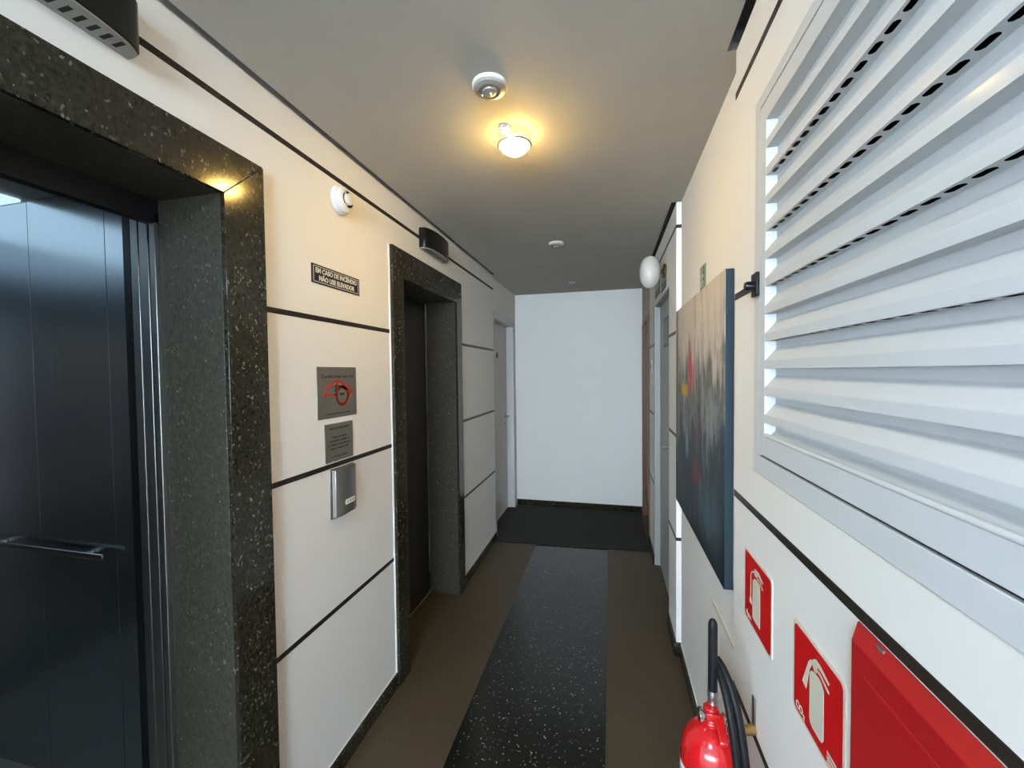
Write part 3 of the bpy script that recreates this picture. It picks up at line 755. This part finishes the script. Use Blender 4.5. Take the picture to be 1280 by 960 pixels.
# plates over the grey door
def door_sign(y0, y1, z0, z1, label):
    t = thing('door_sign', label, 'sign', (XR, (y0+y1)/2, z0), 'plates above the grey door')
    B().box(XR-0.003, XR, y0, y1, z0, z1).build('plate', M['sign_green'], t)
    B().box(XR-0.0035, XR-0.003, y0+0.012, y1-0.012, z0+(z1-z0)*0.48, z1-0.010).build('upper_field', M['cream'], t)
    B().box(XR-0.0035, XR-0.003, y0+0.012, y1-0.012, z0+0.008, z0+(z1-z0)*0.42).build('lower_field', M['grey_plastic'], t)
door_sign(2.63, 2.85, 2.008, 2.115, 'nearer of the two small green plates above the grey door')
door_sign(2.96, 3.22, 2.03, 2.125, 'farther of the two small green plates, beyond the globe lamp')
# switch
t = thing('light_switch', 'white switch plate on the right wall between the grey and the brown door', 'switch', (XR, 3.48, 1.53))
B().box(XR-0.008, XR, 3.44, 3.52, 1.472, 1.59).build('plate', M['white_plastic'], t, bevel=0.003)
B().box(XR-0.012, XR-0.008, 3.465, 3.495, 1.505, 1.555).build('rocker', M['grey_plastic'], t, bevel=0.002)
# globe lamp
c0 = (0.245, 2.66, 2.105)
t = thing('globe_wall_lamp', 'unlit oval opal globe lamp on the right wall above the grey door', 'lamp', (XR, c0[1], c0[2]))
pr = [(0.0, 0.098)]+[(0.062*math.sin(a)**0.85, 0.098*math.cos(a)) for a in [PI*i/18 for i in range(1, 18)]]+[(0.0, -0.098)]
B().lathe(pr, c0, 'z', 36).build('globe', M['opal'], t)
f = B().lathe([(0, 0), (0.045, 0), (0.045, -0.012), (0.02, -0.018), (0, -0.018)], (XR, c0[1], c0[2]+0.0), 'x', 24, )
f.tube([(XR-0.016, c0[1], c0[2]), (c0[0]+0.055, c0[1], c0[2])], 0.014)
f.build('bracket', M['bronze'], t)

# extinguisher signs
def fire_sign(y0, y1, z0, z1, label):
    t = thing('extinguisher_sign', label, 'sign', (XR, (y0+y1)/2, z0), 'fire extinguisher signs')
    B().prism(rrect(y0, y1, z0, z1, 0.010), 'x', XR-0.002, XR).build('plate', M['cream_edge'], t)
    B().prism(rrect(y0+0.006, y1-0.006, z0+0.006, z1-0.006, 0.010), 'x', XR-0.0026, XR-0.002).build('red_field', M['sign_red'], t)
    return t
xs0, xs1 = XR-0.0032, XR-0.0026
t = fire_sign(0.957, 1.1375, 0.876, 1.053, 'farther of the two red fire extinguisher signs')
k = B().prism([(1.0746, .9938), (1.062, 1.004), (1.0471, 1.0063), (1.0345, 1.0063), (1.0267, 1.0031), (1.0251, .9131), (1.0265, .9035), (1.0338, .9027), (1.069, .9027), (1.0742, .9045), (1.0750, .9219)], 'x', xs0, xs1)
strokes(k, [(1.060, 1.021), (1.080, 1.012), (1.0871, 1.0033), (1.0882, 0.9725), (1.0885, 0.945)], 0.004, xs0)
k.prism([(1.0930, .945), (1.0845, .945), (1.081, .931), (1.0965, .931)], 'x', xs0, xs1)
k.prism([(1.062, 1.028), (1.036, 1.0300), (1.0081, 1.0200), (1.0110, 1.0155), (1.037, 1.0215), (1.050, 1.012), (1.062, 1.012)], 'x', xs0, xs1)
strokes(k, [(1.045, 1.012), (1.0284, 1.0130), (1.0105, 1.0040)], 0.0045, xs0)
k.build('pictogram', M['cream'], t, smooth=0)
B().text('Água', 0.014, (XR-0.0028, 1.103, 0.894), 'R', 0.0004, width=0.036).build('lettering', M['cream'], t, smooth=0, recalc=False)
t = fire_sign(0.680, 0.8535, 0.868, 1.038, 'nearer red fire extinguisher sign, beside the red hose cabinet')
k = B().prism([(.7868, .978), (.781, .986), (.7729, .9894), (.758, .991), (.7481, .9890), (.7399, .9800), (.7399, .8990), (.744, .893), (.7509, .8905), (.776, .8905), (.784, .894), (.7868, .9005)], 'x', xs0, xs1)
k.prism([(.8139, .9448), (.7915, .9948), (.7836, 1.004), (.7775, 1.000), (.7870, .9848), (.7997, .9402)], 'x', xs0, xs1)
k.prism([(.7800, 1.003), (.7744, 1.0105), (.7658, 1.016), (.751, 1.0146), (.7231, 1.0059), (.7252, 1.0016), (.7480, 1.0070), (.760, 1.006), (.765, .9925), (.772, .9925)], 'x', xs0, xs1)
strokes(k, [(.765, .999), (.752, 1.000), (.7250, .9905)], 0.0045, xs0)
k.build('pictogram', M['cream'], t, smooth=0)
k = B().text('CO₂', 0.019, (XR-0.0028, 0.8215, 0.8855), 'R', 0.0005, width=0.034)
for z in (0.893, 0.8855, 0.878): B().box(XR-0.0032, XR-0.0026, 0.694, 0.728, z-0.0022, z+0.0022).build('fine_print', M['cream'], t, smooth=0)
k.build('lettering', M['cream'], t, smooth=0, recalc=False)

# hose cabinet
t = thing('hose_cabinet', 'red metal fire hose cabinet under the granite strip on the near right wall', 'cabinet', (XR, 0.35, 0.5))
hy0, hy1, hz0, hz1, bv = -0.02, 0.652, 0.42, 1.1505, 0.017
xw, xc = XR-0.0005, XR-0.018
bd = B()
O = [(hy0, hz0), (hy1, hz0), (hy1, hz1), (hy0, hz1)]; I = [(hy0+bv, hz0+bv), (hy1-bv, hz0+bv), (hy1-bv, hz1-bv), (hy0+bv, hz1-bv)]
bd.add([(xw, *p) for p in O]+[(xc, *p) for p in I]+[(xw-0.002, *p) for p in O], [(3, 2, 1, 0), (4, 5, 6, 7)]+[(8+i, 8+(i+1) % 4, 4+(i+1) % 4, 4+i) for i in range(4)]+[(i, (i+1) % 4, 8+(i+1) % 4, 8+i) for i in range(4)])
bd.build('body', M['red'], t, bevel=0.002, smooth=30)
ridge = B()
ry0, ry1, rz0, rz1 = 0.05, 0.606, 0.50, 1.101
for p0, p1 in (((ry1, rz1), (ry0, rz1)), ((ry1, rz0), (ry0, rz0)), ((ry0, rz0), (ry0, rz1)),):
    ridge.tube([(xc+0.0008, *p0), (xc+0.0008, *p1)], 0.0022, 8)
ridge.build('door_fold', M['red'], t)
B().tube([(xc-0.002, 0.10, 0.80), (xc-0.02, 0.10, 0.80)], 0.012, 16).build('latch', M['chrome'], t)
B().prism([(0.590, 1.1488), (0.604, 1.1488), (0.600, 1.1468), (0.596, 1.1458), (0.588, 1.1462)], 'x', XR-0.008, XR-0.0015).build('worn_patch', M['worn'], t)

# fire extinguisher and its bracket
ex, ey, R0 = 0.226, 1.005, 0.066
t = thing('fire_extinguisher', 'red carbon dioxide fire extinguisher hanging on the right wall with a black hose', 'extinguisher', (ex, ey, 0.16))
top = 0.672
B().lathe([(0, 0.165), (0.05, 0.165), (R0, 0.18), (R0, top-0.070), (R0*0.975, top-0.052), (R0*0.90, top-0.032), (R0*0.76, top-0.014), (R0*0.55, top+0.001), (R0*0.36, top+0.010), (0.0, top+0.012)], (ex, ey, 0), 'z', 48).build('cylinder', M['red_gloss'], t)
v_ = B().lathe([(0, 0.676), (0.019, 0.676), (0.019, 0.690), (0.015, 0.694), (0.015, 0.722), (0, 0.722)], (ex, ey, 0), 'z', 24)
v_.box(ex-0.014, ex+0.016, ey-0.018, ey+0.016, 0.700, 0.716)
v_.prism([(ey-0.052, 0.672), (ey-0.010, 0.702), (ey-0.004, 0.712), (ey-0.014, 0.712), (ey-0.056, 0.684)], 'x', ex+0.006, ex+0.024)
valve = v_.build('valve', M['red_gloss'], t, bevel=0.002)
B().lathe([(0, 0), (0.014, 0), (0.0155, -0.002), (0.0155, -0.011), (0.011, -0.014), (0, -0.014)], (ex-0.015, ey-0.004, 0.702), 'x', 28).build('pressure_gauge', M['chrome'], valve)
ringp = [(ex+0.030, ey-0.030+0.022*math.cos(a), 0.690+0.022*math.sin(a)) for a in [2*PI*i/20 for i in range(21)]]
B().tube(ringp, 0.0011, 6, False).build('pin_ring', M['chrome'], valve)
hx, hy = ex+0.006, ey+0.012
B().lathe([(0.0, 0.716), (0.0115, 0.716), (0.0115, 0.724), (0.0095, 0.729), (0.0115, 0.736), (0.0120, 0.744), (0.0105, 0.752), (0.0, 0.752)], (hx, hy, 0), 'z', 20).build('hose_coupling', M['steel'], t)
B().lathe([(0.0, 0.750), (0.0102, 0.750), (0.0102, 0.905), (0.0092, 0.913), (0.006, 0.919), (0.0, 0.921)], (hx, hy, 0), 'z', 20).build('hose', M['rubber'], t)
def bez(p0, p1, p2, p3, k=18):
    o = []
    for i in range(k+1):
        s_ = i/k; o.append(tuple(Vector(p0)*(1-s_)**3+Vector(p1)*3*s_*(1-s_)**2+Vector(p2)*3*s_*s_*(1-s_)+Vector(p3)*s_**3))
    return o
B().tube(bez((hx+0.008, hy+0.022, 0.812), (hx+0.014, hy-0.02, 0.805), (hx+0.026, hy-0.065, 0.765), (hx+0.034, hy-0.080, 0.60)), 0.0085, 12).build('hose', M['rubber'], t)
B().tube(bez((hx+0.012, hy+0.020, 0.814), (hx+0.032, hy-0.01, 0.80), (hx+0.048, hy-0.050, 0.75), (hx+0.054, hy-0.068, 0.58)), 0.010, 12).build('hose', M['rubber'], t)
B().lathe([(0.0, 0.63), (0.016, 0.63), (0.022, 0.58), (0.034, 0.36), (0.036, 0.36), (0.036, 0.34), (0.0, 0.34)], (hx+0.046, hy-0.078, 0), 'z', 24).build('discharge_horn', M['rubber'], t)
tagb = B(); a0, a1 = -2.15, -1.55
for i in range(7):
    a = a0+(a1-a0)*i/6
    tagb.v += [(ex+(R0+0.004)*math.cos(a), ey+(R0+0.004)*math.sin(a), 0.575), (ex+(R0*0.80+0.004)*math.cos(a), ey+(R0*0.80+0.004)*math.sin(a), 0.665)]
for i in range(6): tagb.f.append([2*i, 2*i+2, 2*i+3, 2*i+1]); tagb.mi.append(0)
tagb.build('inspection_tag', M['clear'], t)
lbl = B(); a0, a1 = -3.5, -2.45
for i in range(11):
    a = a0+(a1-a0)*i/10
    lbl.v += [(ex+(R0+0.0006)*math.cos(a), ey+(R0+0.0006)*math.sin(a), 0.40), (ex+(R0+0.0006)*math.cos(a), ey+(R0+0.0006)*math.sin(a), 0.588)]
for i in range(10): lbl.f.append([2*i, 2*i+2, 2*i+3, 2*i+1]); lbl.mi.append(0)
lo = lbl.build('paper_label', M['white_plastic'], t)
for q, z in enumerate((0.565, 0.55, 0.535)):
    bl_ = B()
    for i in range(6):
        a = -3.1+0.08*i
        bl_.v += [(ex+(R0+0.0012)*math.cos(a), ey+(R0+0.0012)*math.sin(a), z), (ex+(R0+0.0012)*math.cos(a), ey+(R0+0.0012)*math.sin(a), z+0.007)]
    for i in range(5): bl_.f.append([2*i, 2*i+2, 2*i+3, 2*i+1]); bl_.mi.append(0)
    bl_.build('label_print', M['terminal'], lo)
t = thing('extinguisher_bracket', 'steel and brass wall bracket holding the fire extinguisher', 'bracket', (XR, 1.06, 0.6))
B().box(XR-0.004, XR, 1.055, 1.073, 0.625, 0.715).build('wall_strap', M['steel'], t, bevel=0.001)
B().tube([(XR-0.003, 1.060, 0.640), (XR-0.030, 1.048, 0.640), (XR-0.045, 1.040, 0.662), (ex+0.040, 1.012, 0.700), (ex+0.026, 1.010, 0.704)], [0.012, 0.010, 0.008, 0.005, 0.005], 10).build('hook', M['brass'], t)

# ================================================================== FLOOR MAT
pts = [(-0.980, 3.440), (0.318, 3.512), (0.316, 4.462), (-1.015, 4.462), (-1.015, 4.36), (-1.092, 4.35), (-1.092, 3.58), (-1.0, 3.58)]
o = B().prism(pts, 'z', 0.0005, 0.009).build('floor_mat', M['mat'], None, (-0.35, 3.95, 0), bevel=0.002)
tag(o, 'dark grey carpet mat covering the floor before the end wall', 'mat')

for o in S.objects:
    if '_w' in o.keys(): del o['_w']
